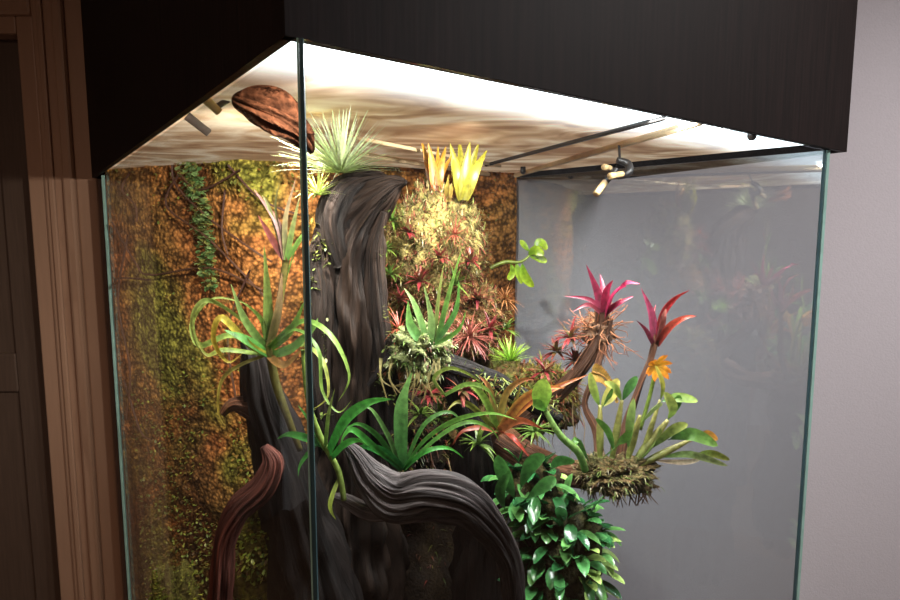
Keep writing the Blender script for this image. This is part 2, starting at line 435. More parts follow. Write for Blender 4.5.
# creepers on the wall
m=MB()
for k in range(520):
    t=R(); u=186+10*math.sin(t*4.1)+U(-8,8)*(1.2-t*.4)+t*t*34; v=160+t*128
    p=wallpt(u,v,U(.045,.07)); c=lin(random.choice([(140,168,104),(150,176,112),(104,140,80),(160,158,84)]))
    leaf(m,p,(U(-1,1),U(-1,0),U(-.6,.8)),U(.012,.026),.015,.5,jit(c),jit(c),'oval',4,.2)
for k in range(120):
    u=U(112,300);v=U(160,185)
    p=wallpt(u,v,U(.05,.06)); c=lin(random.choice([(120,120,56),(150,140,66),(130,90,40)]))
    leaf(m,p,(U(-1,1),U(-1,0),U(-.9,.5)),U(.01,.024),.009,.5,jit(c),jit(c),'oval',4,.2)
m.obj('creeping_fern',M_leaf).parent=TERR
m=MB()
for pts in ([(172,165),(176,185),(205,215),(250,248),(272,262)],[(112,222),(135,262),(150,275),(210,268),(262,290)],[(150,280),(120,278),(114,284)],
            [(130,172),(122,190),(135,205),(137,222)],[(225,190),(222,230),(228,255)],[(240,170),(200,190),(178,172)],[(124,380),(140,430),(150,440)],[(228,165),(262,200),(300,215)],
            [(250,270),(228,330),(236,400)],[(128,235),(118,300),(130,370),(126,420)],[(182,170),(166,205),(210,240),(268,300)]):
    tube(m,[tuple(wallpt(u,v,.07))+(.0033,) for u,v in pts],lin((62,32,22)),lin((84,50,28)),6,6)
m.obj('climbing_vine',attrmat('vine_bark',.7,60,.7,1.2,.2)).parent=TERR
m=MB()
for k in range(16000):
    v=U(165,660); u=U(118+(v-175)*.0635,510)
    if u<300: pr=.3+.65*(v>400)
    else: pr=.2
    if noise.noise(Vector((u*.016,v*.014,4)))+.22*R()<.14-.3*(v>430): continue
    if R()>pr: continue
    p=wallpt(u,v,U(.02,.05)); 
    c=lin(random.choice([(160,158,66),(138,148,60),(155,118,56),(112,126,52),(124,88,46)]))
    leaf(m,p,(U(-1,1),U(-1.2,0),U(-.5,1)),U(.007,.016),.007,.6,jit(c),jit(c),'oval',3,.1)
m.obj('background_moss',M_leaf).parent=TERR
# ------------------------------------------------------------------ driftwood
dw=lin((54,38,28)); dw2=lin((26,18,14))
m=MB()
tube(m,[T(406,182,1.08,2),T(397,183,1.09,7),T(386,190,1.1,13),T(372,203,1.12,20),T(358,222,1.14,27),T(349,250,1.15,31),T(347,290,1.16,34),T(351,340,1.16,34),T(351,400,1.17,33),T(350,480,1.18,42),T(352,580,1.2,50),T(355,760,1.2,60),T(355,960,1.2,70)],dw,dw2,96,18,.24,7,1)
tube(m,[T(343,265,1.12,14),T(334,222,1.11,18),T(343,193,1.11,16),T(360,180,1.11,10),T(380,176,1.1,4),T(390,180,1.09,1)],dw2,dw,48,10,.24,7,5)
tube(m,[T(330,440,1.1,8),T(320,370,1.1,11),T(322,300,1.1,11),T(316,255,1.1,8),T(324,225,1.1,4)],dw2,dw,36,12,.26,6,9)
tube(m,[T(385,430,1.12,14),T(382,360,1.12,12),T(376,300,1.11,10),T(374,250,1.1,7),T(384,212,1.09,3)],dw2,dw,36,12,.26,6,19)
STUMP=m.obj('driftwood_stump',M_wood)
# moss growing on the stump
m=MB()
for k in range(260):
    u=random.choice([U(312,330),U(312,330),U(378,396)]); v=U(190,420)
    if noise.noise(Vector((u*.05,v*.03,1)))<.05: continue
    p=W(u,v,1.085); c=lin(random.choice([(90,104,46),(120,124,56),(80,84,38)]))
    leaf(m,p,(U(-1,1),U(-1,.2),U(-.5,.8)),U(.006,.016),.005,.6,jit(c),jit(c),'oval',3,.1)
m.obj('stump_moss',M_leaf).parent=STUMP
m=MB()
bl=lin((32,24,22)); bl2=lin((18,14,13))
tube(m,[T(246,340,1.0,6),T(256,360,1.0,14),T(262,400,1.0,20),T(280,450,1.02,24),T(300,520,1.05,32),T(315,600,1.08,42),T(320,760,1.1,55)],bl,bl2,56,14,.22,6,3)
tube(m,[T(262,412,1.0,14),T(235,405,.99,7),T(222,415,.98,3)],bl,lin((120,70,40)),20,8,.2,5,4)
m.obj('driftwood_stump.001',M_wood)
m=MB(); rb=lin((118,66,54))
tube(m,[T(264,446,.9,4),T(273,462,.9,10),T(264,486,.9,12),T(240,508,.9,12),T(226,535,.9,11),T(222,570,.9,11),T(220,640,.92,13),T(222,800,.95,15)],rb,lin((96,54,44)),48,16,.28,7,2)
m.obj('driftwood_branch',M_wood)
m=MB(); gw=lin((88,79,78))
tube(m,[T(345,443,.84,3),T(354,454,.84,8),T(370,478,.84,15),T(396,497,.83,20),T(430,494,.82,21),T(462,502,.82,20),T(484,522,.83,17),T(500,543,.84,13),T(510,570,.86,11),T(516,640,.9,12),T(522,760,1.0,14)],gw,lin((46,40,39)),96,20,.26,8,8)
tube(m,[T(400,505,.84,12),T(372,512,.85,8),T(345,500,.86,6),T(332,496,.86,3)],gw,gw,24,8,.22,5,6)
m.obj('driftwood_branch.001',M_wood)
m=MB()
tube(m,[T(368,386,1.08,2),T(385,366,1.09,5),T(405,352,1.1,8),T(440,362,1.12,10),T(480,375,1.15,9),T(515,392,1.2,8),T(560,420,1.2,6)],bl,bl2,24,10,.34,5,12)
tube(m,[T(440,365,1.12,9),T(470,420,1.15,14),T(475,470,1.18,20),T(480,560,1.25,26),T(480,760,1.3,40)],bl,bl,32,10,.3,6,13)
B2=m.obj('driftwood_branch.002',M_wood)
m=MB()
for k in range(700):
    t=R(); u=375+t*185; v=(352+ (t*185-30)*.36) if t>.16 else 380-(t/.16)*28
    v+=U(-9,6); p=W(u,v,1.085+t*.08); c=lin(random.choice([(110,124,54),(140,140,70),(88,100,42),(120,70,46)]))
    leaf(m,p,(U(-1,1),U(-1,.2),U(-.6,1)),U(.006,.02),.004,.9,jit(c),jit(c),'needle',4,.1)
m.obj('branch_moss',M_leaf).parent=B2
m=MB(); bw=lin((100,62,40))
tube(m,[T(602,312,1.25,6),T(598,340,1.25,6),T(575,375,1.25,7),T(545,405,1.28,9),T(510,430,1.35,12),T(470,450,1.45,16)],bw,lin((60,40,28)),20,10,.3,5,15)
tube(m,[T(610,318,1.25,3),T(604,345,1.24,3),T(592,380,1.22,3),T(585,405,1.22,3),T(596,430,1.2,4),T(600,455,1.17,5)],bw,bw,14,8,.3,5,16)
tube(m,[T(657,335,1.25,3),T(650,360,1.24,3),T(640,385,1.22,3),T(628,420,1.2,4),T(620,460,1.16,6)],bw,bw,14,8,.3,5,17)
tube(m,[T(500,440,1.3,14),T(540,465,1.25,13),T(585,475,1.18,12),T(640,478,1.14,7)],bw,bw,20,8,.3,5,18)
m.obj('driftwood_branch.003',M_wood)
# cork bark piece hanging from the lid, behind the glass corner
m=MB()
tube(m,[T(233,97,.86,2),T(240,101,.86,8),T(256,107,.87,13),T(276,116,.89,15),T(294,128,.92,12),T(306,142,.96,7),T(311,152,1.0,2)],lin((112,66,42)),lin((84,50,34)),64,16,.5,8,33)
m.obj('cork_bark_piece',M_bark)
# ------------------------------------------------------------------ planting bank
m=MB(); lf=MB()
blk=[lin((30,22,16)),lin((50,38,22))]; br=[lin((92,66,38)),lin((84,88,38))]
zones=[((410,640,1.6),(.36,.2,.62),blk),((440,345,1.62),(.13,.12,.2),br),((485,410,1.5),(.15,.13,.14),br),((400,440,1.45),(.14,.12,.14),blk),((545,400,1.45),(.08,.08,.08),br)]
sz=[]
for i,(c,r,co) in enumerate(zones):
    p=W(*c); s=blob(m,p,r,co,.3,3.5,80,60,i*3); sz.append(s)
    for k in range(1000):
        d=rdir(-.4); q,_=s(d)
        cc=lin(random.choice([(130,124,50),(100,110,40),(140,70,40),(110,60,35),(80,94,34),(150,134,60),(140,60,52)]))
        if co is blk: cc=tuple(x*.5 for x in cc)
        leaf(lf,q,d+Vector((U(-.6,.6),U(-.6,.3),U(-.3,.6))),U(.012,.035),.005,1.2,jit(cc,.3),jit(cc,.3),'needle',4,.2)
o=m.obj('planting_bank',M_moss); lf.obj('bank_moss',M_leaf).parent=o
m=MB()
for k in range(120):
    s=random.choice([sz[1],sz[2],sz[2],sz[3],sz[4],sz[0]]); d=rdir(-.1); q,_=s(d); q=q+d*.01
    P=[tuple(q)+(.0018,)]; L=U(.06,.2); x=Vector(q)
    for j in range(4):
        x=x+Vector((U(-.35,.35),U(-.25,.02),-1))*L/4; P.append(tuple(x)+(.0016-.0003*j,))
    c=lin(random.choice([(150,110,75),(110,75,50),(170,140,100),(80,52,38)])); tube(m,P,c,c,4,3)
m.obj('hanging_roots',attrmat('root_fibre',.8,90,.6,1.3,.2)).parent=o
m=MB(); s=blob(m,W(432,258,1.45),(.125,.09,.16),[lin((150,134,78)),lin((88,74,42))],.28,3,70,50,21)
s2=blob(m,W(462,315,1.42),(.10,.08,.09),[lin((116,74,44)),lin((80,66,36))],.3,3,60,40,22)
MOUND=m.obj('moss_mound',M_moss)
m=MB()
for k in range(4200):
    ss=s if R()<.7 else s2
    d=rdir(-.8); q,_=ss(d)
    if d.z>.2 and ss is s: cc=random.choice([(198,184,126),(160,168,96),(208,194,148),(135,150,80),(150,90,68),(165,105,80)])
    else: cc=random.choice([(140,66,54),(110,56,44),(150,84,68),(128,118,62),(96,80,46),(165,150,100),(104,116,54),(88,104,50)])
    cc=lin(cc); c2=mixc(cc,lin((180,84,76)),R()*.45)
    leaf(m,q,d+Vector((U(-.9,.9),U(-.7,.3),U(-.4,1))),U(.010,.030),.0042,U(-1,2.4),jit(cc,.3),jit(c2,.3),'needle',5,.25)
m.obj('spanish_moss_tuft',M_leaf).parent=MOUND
# ------------------------------------------------------------------ needle rosettes
def rosette(name,u,v,d,n,L,w,cb_,ct_,up=.3,droop=.6,kind='needle',zmin=-.1,bias=(0,0,0),seg=8,edge=None,fold=.3,mat=None):
    m=MB(); b=W(u,v,d)
    for i in range(n):
        a=i*2.39996+U(-.2,.2); e=U(zmin,1)
        dr=Vector((math.cos(a)*math.sqrt(max(0.05,1-e*e)),math.sin(a)*math.sqrt(max(.05,1-e*e)),e+up))+Vector(bias)
        c0=jit(lin(random.choice(cb_)),.1); c1=jit(lin(random.choice(ct_)),.12)
        leaf(m,b+dr.normalized()*L*.06,dr,L*U(.75,1.1),w*U(.8,1.15),droop*U(.5,1.3),c0,c1,kind,seg,fold,edge=lin(edge) if edge else None)
    return m.obj(name,mat or M_leaf)
rosette('air_plant',341,174,1.06,180,.118,.006,[(190,205,140)],[(246,250,225),(222,236,185)],.3,.35)
rosette('air_plant.001',318,196,1.08,50,.06,.0045,[(150,165,80)],[(190,195,125)],.3,.9)
rosette('air_plant.002',510,362,1.3,80,.06,.0045,[(110,160,40)],[(165,190,70)],.4,.3)
rosette('air_plant.003',470,338,1.2,90,.06,.0042,[(130,72,58)],[(190,116,104),(155,72,70)],.1,.9,zmin=-.6)
rosette('air_plant.004',445,325,1.25,60,.055,.0042,[(120,66,50)],[(175,102,92),(140,62,52)],.1,.9,zmin=-.6)
rosette('air_plant.005',399,330,1.12,40,.05,.004,[(140,60,40)],[(180,90,65)],.1,.9,zmin=-.6)
rosette('air_plant.006',505,300,1.4,50,.055,.004,[(140,90,50)],[(170,110,70)],.1,.9,zmin=-.6)
rosette('air_plant.007',455,235,1.34,40,.05,.004,[(150,80,60)],[(190,90,75)],.1,.7,zmin=-.4)
DR=[(105,34,38),(70,84,40)]; DT=[(158,50,54),(118,44,46)]
for i,(u,v,dd,L) in enumerate([(570,338,1.25,.05),(556,352,1.3,.045),(478,300,1.33,.045),(545,372,1.25,.045),(575,362,1.28,.04),(430,395,1.25,.05),(400,300,1.33,.04),(462,392,1.1,.045),(408,232,1.33,.035),(470,262,1.33,.04),(420,282,1.32,.045),(490,330,1.3,.045),(440,258,1.32,.035)]):
    rosette('dark_red_bromeliad'+('' if i==0 else '.%03d'%i),u,v,dd,26,L,.009,DR,DT,.2,.7,'brom',-.4)
for i,(u,v,dd,L) in enumerate([(392,222,1.33,.05),(386,250,1.33,.04),(505,330,1.38,.05),(455,285,1.33,.05),(440,420,1.15,.05),(535,432,1.1,.05),(420,415,1.2,.05),(478,445,1.08,.05),(390,275,1.33,.04)]):
    rosette('small_green_bromeliad'+('' if i==0 else '.%03d'%i),u,v,dd,22,L,.0075,[(70,95,35)],[(120,140,55),(95,120,45)],.2,.9,'brom',-.4)
def vase(name,u,v,d,tips,w,c0,c1):
    m=MB()
    for (tu,tv,mu) in tips:
        pleaf(m,[(u+U(-2,2),v,d+U(-.01,.01)),(mu,(v+tv)/2,d+U(-.02,.02)),(tu,tv,d+U(-.03,.03))],w,c0,c1,'strap',fold=.5,ref=Vector((U(-.9,.9),-1,.2)))
    return m.obj(name,M_leaf)
vase('yellow_bromeliad',436,198,1.4,[(421,139,430),(428,142,433),(446,146,439),(453,154,442),(422,150,430),(438,145,436)],10,(140,78,50),(200,142,40))
vase('yellow_bromeliad.001',463,200,1.4,[(450,143,457),(459,138,461),(470,141,466),(479,142,471),(487,150,473),(453,158,458),(470,150,466)],12,(120,112,40),(165,152,44))
vase('yellow_bromeliad.002',447,202,1.38,[(440,180,444),(455,178,451),(449,174,448)],7,(130,104,50),(155,132,58))
# ------------------------------------------------------------------ left epiphyte
m=MB(); G1=(90,130,52);G2=(155,185,88);Yl=(190,182,88)
d=.95
for cps,w,c0,c1 in [
 ([(268,345,d),(268,300,d),(264,245,d-.02)],10,(100,130,60),(155,165,85)),
 ([(268,350,d),(245,320,d-.03),(231,284,d-.05)],8,G1,(170,190,110)),
 ([(268,350,d),(280,300,d),(297,245,d)],8,G1,G2),
 ([(268,350,d),(290,330,d-.02),(305,300,d-.03)],9,G1,(120,150,60)),
 ([(266,345,d),(230,335,d-.03),(200,345,d-.04),(193,320,d-.04),(215,298,d-.04),(250,305,d-.02)],6,G2,(190,200,110)),
 ([(266,345,d),(240,318,d-.03),(208,300,d-.05),(192,318,d-.05),(200,350,d-.05),(228,356,d-.04)],5,G2,(200,208,120)),
 ([(266,350,d),(300,322,d-.05),(330,335,d-.08),(349,375,d-.08),(338,402,d-.08)],6,G1,(150,175,80)),
 ([(266,350,d),(295,330,d-.05),(318,350,d-.08),(322,390,d-.08),(338,412,d-.08),(352,400,d-.08)],4,G1,(150,175,80)),
 ([(266,355,d),(225,350,d-.04),(207,355,d-.05),(196,338,d-.05)],5,G2,Yl),
 ([(268,355,d),(250,345,d-.04),(222,318,d-.06),(214,340,d-.06),(228,362,d-.05),(244,352,d-.04)],7,(190,170,64),(235,200,80)),
 ([(268,355,d),(245,340,d-.05),(224,330,d-.07)],11,(64,120,50),(110,165,75)),
 ([(268,355,d),(300,345,d-.02),(322,360,d-.04),(328,395,d-.05),(312,410,d-.05)],5,G1,Yl),
 ([(268,355,d),(290,350,d-.02),(312,330,d-.04),(318,318,d-.04)],10,(80,115,52),(120,155,80)),
 ([(266,355,d),(240,365,d-.03),(222,380,d-.04),(218,410,d-.04),(226,428,d-.04)],4,(150,140,60),(170,140,60)),
 ([(268,355,d),(262,320,d),(240,300,d)],6,G1,G2),
 ([(268,355,d),(285,365,d-.04),(305,345,d-.06)],8,(150,100,60),(180,135,70)),
 ([(268,350,d),(278,310,d-.02),(282,272,d-.02)],9,(110,105,60),(155,115,80)),
 ]: pleaf(m,cps,w,c0,c1,n=8)
tube(m,[T(268,340,d,4),T(275,380,d,4.5),T(285,410,d,4),T(300,450,d+.02,3)],lin((110,104,46)),lin((86,78,36)),10,6)
m.obj('epiphytic_orchid',M_leaf)
m=MB()
for cps,w,c0,c1 in [
 ([(286,262,d),(278,225,d),(253,188,d)],8,(120,88,66),(180,112,102)),
 ([(286,262,d),(285,220,d),(296,178,d)],6,(130,135,75),(165,124,102)),
 ([(286,262,d),(292,230,d),(300,195,d)],6,G1,(150,135,86)),
 ([(286,262,d),(270,235,d),(258,215,d)],7,(130,68,60),(180,96,90)),
 ([(286,262,d),(276,210,d),(280,180,d)],4,(110,120,66),(160,148,94)),
 ([(286,262,d),(270,210,d),(262,195,d)],4,(110,120,66),(160,148,94)),
 ([(286,262,d),(300,240,d),(310,225,d)],6,G1,G2)]: pleaf(m,cps,w,c0,c1)
tube(m,[T(286,260,d,3.5),T(280,300,d,3.5),T(270,345,d,4)],lin((120,110,50)),lin((100,90,40)),10,6)
m.obj('tillandsia_plant',M_leaf)
# ------------------------------------------------------------------ strap orchid low centre-left
m=MB(); d=.82
GB=(40,108,42);GC=(92,178,70)
tube(m,[T(303,350,d,2.2),T(308,400,d,2.6),T(322,440,d,3),T(338,470,d,3),T(344,500,d,3)],lin((120,145,60)),lin((110,125,60)),10,6)
for cps,w,c0,c1 in [
 ([(328,455,d),(346,420,d-.03),(370,402,d-.04),(392,399,d-.04)],12,GB,GC),
 ([(322,445,d),(304,437,d),(288,434,d),(277,439,d)],8,GB,GC),
 ([(325,450,d),(312,425,d),(298,405,d)],6,(90,130,60),GC),
 ([(330,460,d),(345,444,d-.02),(358,440,d-.02),(368,446,d-.02)],7,GB,GC),
 ([(338,480,d),(330,505,d-.02),(336,520,d-.02)],5,(110,120,40),(140,150,60)),
 ([(320,440,d),(302,462,d),(298,476,d)],5,GB,GC),
 ([(325,450,d),(328,415,d-.03),(335,388,d-.04)],5,(100,140,60),(160,170,90)),
 ]: pleaf(m,cps,w,c0,c1)
m.obj('strap_leaf_orchid',M_leaf)
m=MB(); d=.98
for cps,w,c0,c1 in [
 ([(402,470,d),(401,420,d),(404,395,d),(412,372,d)],15,(40,92,42),(118,160,85)),
 ([(402,470,d),(376,448,d-.03),(354,430,d-.04),(344,436,d-.04),(340,450,d-.04)],7,GB,GC),
 ([(402,470,d),(380,438,d-.02),(360,424,d-.03),(346,428,d-.03)],6,(46,96,42),(86,156,68)),
 ([(402,468,d),(384,452,d-.02),(366,446,d-.02),(352,450,d-.02)],10,(36,104,48),(76,172,82)),
 ([(404,468,d),(424,440,d-.03),(455,420,d-.05),(490,413,d-.06),(517,420,d-.06)],6,GB,(140,185,80)),
 ([(404,468,d),(440,436,d-.02),(468,422,d-.03),(490,428,d-.03),(500,442,d-.03)],5,(60,110,46),(110,146,60)),
 ([(404,468,d),(424,425,d),(450,412,d),(468,430,d)],5,(46,90,38),(86,126,56)),
 ([(404,470,d),(425,452,d-.03),(448,448,d-.03),(464,458,d-.03)],5,GB,GC),
 ([(400,470,d),(390,440,d-.02),(372,410,d-.04),(358,408,d-.05)],5,(46,80,38),(100,136,68)),
 ([(445,395,1.02),(468,384,1.0),(488,390,.98),(497,408,.98)],5,(90,120,50),(125,155,70)),
 ([(445,395,1.02),(434,378,1.0),(452,368,.98),(478,380,.98),(488,396,.98)],4,(105,125,60),(140,150,60)),
 ]: pleaf(m,cps,w,c0,c1)
m.obj('strap_leaf_orchid.001',M_leaf)
# ------------------------------------------------------------------ moss mount with orchid
m=MB(); s=blob(m,W(420,350,1.08),(.048,.045,.042),[lin((160,164,112)),lin((70,80,40))],.7,3,60,44,31)
MMT=m.obj('moss_mount',M_moss)
m=MB()
for k in range(800):
    d_=rdir(-.9); q,_=s(d_); c=lin(random.choice([(205,205,165),(165,176,105),(115,138,66),(80,98,46),(110,66,46),(96,120,54)]))
    leaf(m,q,d_+Vector((U(-.9,.9),U(-.6,.3),U(-.9,.6))),U(.005,.015),.003,U(0,2),jit(c),jit(c),'needle',4,.2)
d=1.05
for cps,w,c0,c1 in [
 ([(428,345,d),(420,320,d),(412,300,d),(404,288,d)],8,(64,100,46),(140,170,90)),
 ([(430,345,d),(432,320,d),(424,286,d)],9,(50,90,46),(155,175,105)),
 ([(436,345,d),(447,300,d),(462,248,d)],6,(56,92,38),(106,136,56)),
 ([(434,342,d),(438,300,d),(444,262,d)],5,(80,100,50),(140,140,70)),
 ([(424,345,d),(410,325,d),(408,300,d)],11,(64,116,54),(125,165,80)),
 ([(438,340,d),(456,310,d),(459,280,d)],6,(50,86,38),(80,126,48)),
 ([(434,345,d),(458,330,d),(466,310,d)],5,(60,96,38),(106,146,58))]: pleaf(m,cps,w,c0,c1,'strap')
for k in range(20):
    u=U(380,440); tube(m,[T(u,358,1.05,1.2),T(u+U(-8,8),378,1.04,1),T(u+U(-16,12),U(385,412),1.04,.6)],lin((150,140,90)),lin((120,100,60)),5,4)
m.obj('mounted_orchid',M_leaf)
# ------------------------------------------------------------------ red/green bromeliad middle
m=MB(); d=1.12
for cps,w,c0,c1,e in [
 ([(498,432,d),(520,402,d-.02),(545,388,d-.04),(566,388,d-.04)],11,(130,80,45),(175,76,46),(210,165,70)),
 ([(498,432,d),(530,402,d-.02),(560,386,d-.03),(590,374,d-.03)],9,(120,52,36),(170,68,48),(200,145,60)),
 ([(498,432,d),(505,395,d),(522,380,d),(538,380,d)],8,(110,110,45),(150,70,48),None),
 ([(498,432,d),(485,400,d-.02),(470,384,d-.03),(455,386,d-.03)],8,(80,110,40),(140,160,66),None),
 ([(498,432,d),(475,408,d-.03),(458,402,d-.04),(446,412,d-.05)],7,(100,110,45),(145,135,58),None),
 ([(498,432,d),(520,420,d-.05),(545,430,d-.07)],9,(130,88,48),(165,64,44),None),
 ([(498,432,d),(490,390,d),(478,375,d)],7,(100,105,45),(150,75,50),None),
 ([(498,432,d),(480,428,d-.04),(462,432,d-.05),(452,446,d-.05)],6,(120,66,44),(140,52,38),None),
 ([(498,432,d),(515,400,d),(522,380,d)],6,(90,110,40),(150,120,60),None),
 ([(498,432,d),(512,438,d-.04),(530,458,d-.05)],8,(140,60,40),(180,58,42),None)]: pleaf(m,cps,w,c0,c1,'brom',edge=e,fold=.5)
m.obj('red_green_bromeliad',M_leaf)
m=MB()
pleaf(m,[(545,412,1.05),(541,395,1.04),(543,378,1.03)],19,(110,175,60),(185,212,90),'oval',ref=Vector((.1,-1,.1)))
tube(m,[T(545,410,1.05,2.5),T(560,435,1.05,3.5),T(578,452,1.06,4),T(585,470,1.08,4)],lin((120,148,78)),lin((100,138,68)),10,6)
pleaf(m,[(548,412,1.05),(538,404,1.04),(533,400,1.03)],9,(100,165,60),(140,185,80),'oval')
m.obj('round_leaf_orchid',M_leaf)
# ------------------------------------------------------------------ crimson bromeliads
m=MB(); d=1.25; c0=(96,34,50); c1=(176,32,74)
for cps,w,a,b in [
 ([(604,316,d),(598,292,d),(586,264,d-.02)],10,c0,(165,50,84)),
 ([(604,316,d),(606,292,d-.02),(613,280,d-.03)],9,c0,c1),
 ([(604,316,d),(610,296,d-.04),(624,284,d-.07),(640,284,d-.09)],13,(140,22,60),(205,46,96)),
 ([(604,316,d),(618,304,d-.03),(634,296,d-.03)],7,c0,c1),
 ([(602,316,d),(590,300,d),(564,296,d)],6,c0,(150,44,70)),
 ([(602,316,d),(588,305,d-.04),(572,312,d-.06)],6,(95,40,46),(130,40,55)),
 ([(604,316,d),(602,288,d+.03),(600,274,d+.05)],8,c0,c1)]: pleaf(m,cps,w,a,b,'brom',fold=.5)
m.obj('crimson_bromeliad',M_leaf)
m=MB()
for cps,w,a,b in [
 ([(655,345,d),(652,315,d),(641,288,d)],9,(110,46,66),(158,56,88)),
 ([(656,345,d),(660,316,d),(674,298,d),(690,290,d-.02)],11,(165,38,52),(215,62,58)),
 ([(656,345,d),(668,328,d-.03),(684,318,d-.06),(697,316,d-.06)],8,(158,56,50),(215,88,64)),
 ([(654,345,d),(646,330,d-.03),(636,320,d-.05)],5,c0,(145,48,72)),
 ([(656,345,d),(662,320,d-.03),(666,308,d-.03)],9,(130,74,72),(168,92,82)),
 ([(655,345,d),(653,318,d+.03),(656,304,d+.04)],6,c0,(155,60,70))]: pleaf(m,cps,w,a,b,'brom',fold=.5)
m.obj('crimson_bromeliad.001',M_leaf)
m=MB(); s=blob(m,W(598,332,1.27),(.032,.03,.035),[lin((110,78,52)),lin((74,48,34))],.5,3,30,24,41)
for k in range(130):
    d_=rdir(-1,False); q,_=s(d_); e=q+(d_+Vector((U(-.5,.5),U(-.3,.3),U(-.8,.3))))*U(.02,.06); mid=(q+e)/2+Vector((U(-1,1),U(-1,1),U(-1,1)))*.012
    tube(m,[tuple(q)+(.0012,),tuple(mid)+(.001,),tuple(e)+(.0006,)],lin((140,96,60)),lin((140,76,50)),4,3)
m.obj('root_ball',attrmat('roots',.8,90,.6,1.3,.4))
# ------------------------------------------------------------------ orange flower and fern frond
m=MB()
for a in range(10):
    an=a*math.tau/10+U(-.2,.2); c=W(656,366,1.16)
    leaf(m,c,(math.cos(an),-.5,math.sin(an)),.034*U(.65,1.2),.011,.6,lin((245,185,50)),lin((235,125,30)),'oval',5,.3,side=Vector((-math.sin(an),0,math.cos(an))))
tube(m,[T(656,368,1.17,2),T(650,395,1.18,2),T(640,430,1.17,2)],lin((120,140,60)),lin((110,130,50)),6,5)
m.obj('orange_flower',M_leaf)
m=MB()
for k in range(14):
    t=k/13; u=592+24*t; v=372+26*t*t; p=W(u,v,1.15)
    for sgn in (-1,1): leaf(m,p,(.25,-.2,sgn*.9-.1),.022*(1-.5*t),.007,.2,lin((230,190,110)),lin((210,150,70)),'oval',4,.1,side=Vector((1,0,0)))
tube(m,[T(592,372,1.15,1.5),T(606,378,1.15,1.3),T(617,400,1.15,1)],lin((190,140,70)),lin((170,120,60)),6,5)
m.obj('fern_frond',M_leaf)
# ------------------------------------------------------------------ orchid mount on right
m=MB(); s=blob(m,W(614,474,1.12),(.072,.05,.03),[lin((112,88,58)),lin((74,74,40))],.55,3.2,60,44,51)
lf=MB()
for k in range(650):
    d_=rdir(-1); q,_=s(d_); c=lin(random.choice([(140,122,86),(105,95,50),(115,132,60),(86,58,40),(160,150,105)]))
    leaf(lf,q,d_+Vector((U(-.8,.8),U(-.6,.3),U(-.8,.5))),U(.006,.018),.0032,U(0,2),jit(c),jit(c),'needle',4,.2)
m.obj('orchid_mount',M_moss)
d=1.12; m=lf
OG=(96,136,54);OL=(184,190,96);DG=(50,98,44)
def pbulb(u0,v0,u1,v1,r=5,c=(130,140,70)):
    tube(m,[T(u0,v0,d,r*.6),T((u0*2+u1)/3,(v0*2+v1)/3,d,r),T((u0+2*u1)/3,(v0+2*v1)/3,d,r*.8),T(u1,v1,d,r*.4)],lin(c),lin((165,155,90)),10,4)
pbulb(600,458,600,405,4); pbulb(612,458,622,400,4); pbulb(628,458,640,415,4); pbulb(635,462,668,420,5,(115,130,70)); pbulb(640,465,690,440,4)
pbulb(640,462,660,400,3)
for cps,w,a,b in [
 ([(600,408,d),(594,390,d),(590,372,d)],8,OG,OL),([(600,408,d),(610,395,d),(618,378,d)],12,(150,160,80),(220,198,105)),
 ([(601,410,d),(606,400,d-.03),(612,388,d-.04)],9,DG,OG),
 ([(622,402,d),(628,388,d),(637,376,d)],10,DG,(105,160,84)),([(622,402,d),(615,388,d-.02),(604,382,d-.03)],7,OG,OL),
 ([(640,425,d),(650,410,d-.03),(660,402,d-.05)],18,(76,106,50),(135,148,88)),
 ([(660,402,d),(662,385,d),(655,365,d)],7,OG,(205,178,72)),([(660,402,d),(678,398,d),(698,401,d)],10,DG,(145,164,70)),
 ([(668,420,d),(675,405,d),(680,395,d)],9,DG,OG),([(668,420,d),(672,408,d-.03),(664,392,d-.04)],11,OG,OL),
 ([(668,440,d),(690,434,d-.03),(718,446,d-.05)],12,DG,(125,164,78)),([(690,442,d),(705,434,d),(718,440,d)],8,(184,138,58),(220,152,60)),
 ([(660,458,d),(690,454,d-.03),(728,466,d-.05)],7,OG,(180,194,136)),([(690,458,d),(710,453,d),(730,460,d)],7,OG,OL),
 ([(650,460,d),(680,462,d-.02),(700,460,d-.02)],5,(210,180,155),(225,205,175)),
 ([(640,460,d),(655,440,d-.05),(660,428,d-.06)],9,(86,122,58),(145,158,78)),
 ([(600,460,d),(620,442,d-.05),(632,430,d-.06)],9,DG,OG),([(590,465,d),(578,440,d-.02),(572,452,d-.03)],7,DG,OG),
 ([(628,450,d),(630,425,d-.02),(634,398,d-.02)],8,DG,(145,164,88)),
 ([(650,450,d),(672,430,d-.03),(688,424,d-.04)],9,DG,OL),([(615,455,d),(608,430,d-.03),(596,418,d-.04)],8,DG,OG),
 ]: pleaf(m,cps,w,a,b,'oval')
for k in range(40):
    u=U(585,652); tube(m,[T(u,482,d,1),T(u+U(-5,5),492,d,.9),T(u+U(-8,8),U(494,508),d,.5)],lin((130,90,60)),lin((110,80,60)),4,3)
m.obj('cattleya_orchid',M_leaf)
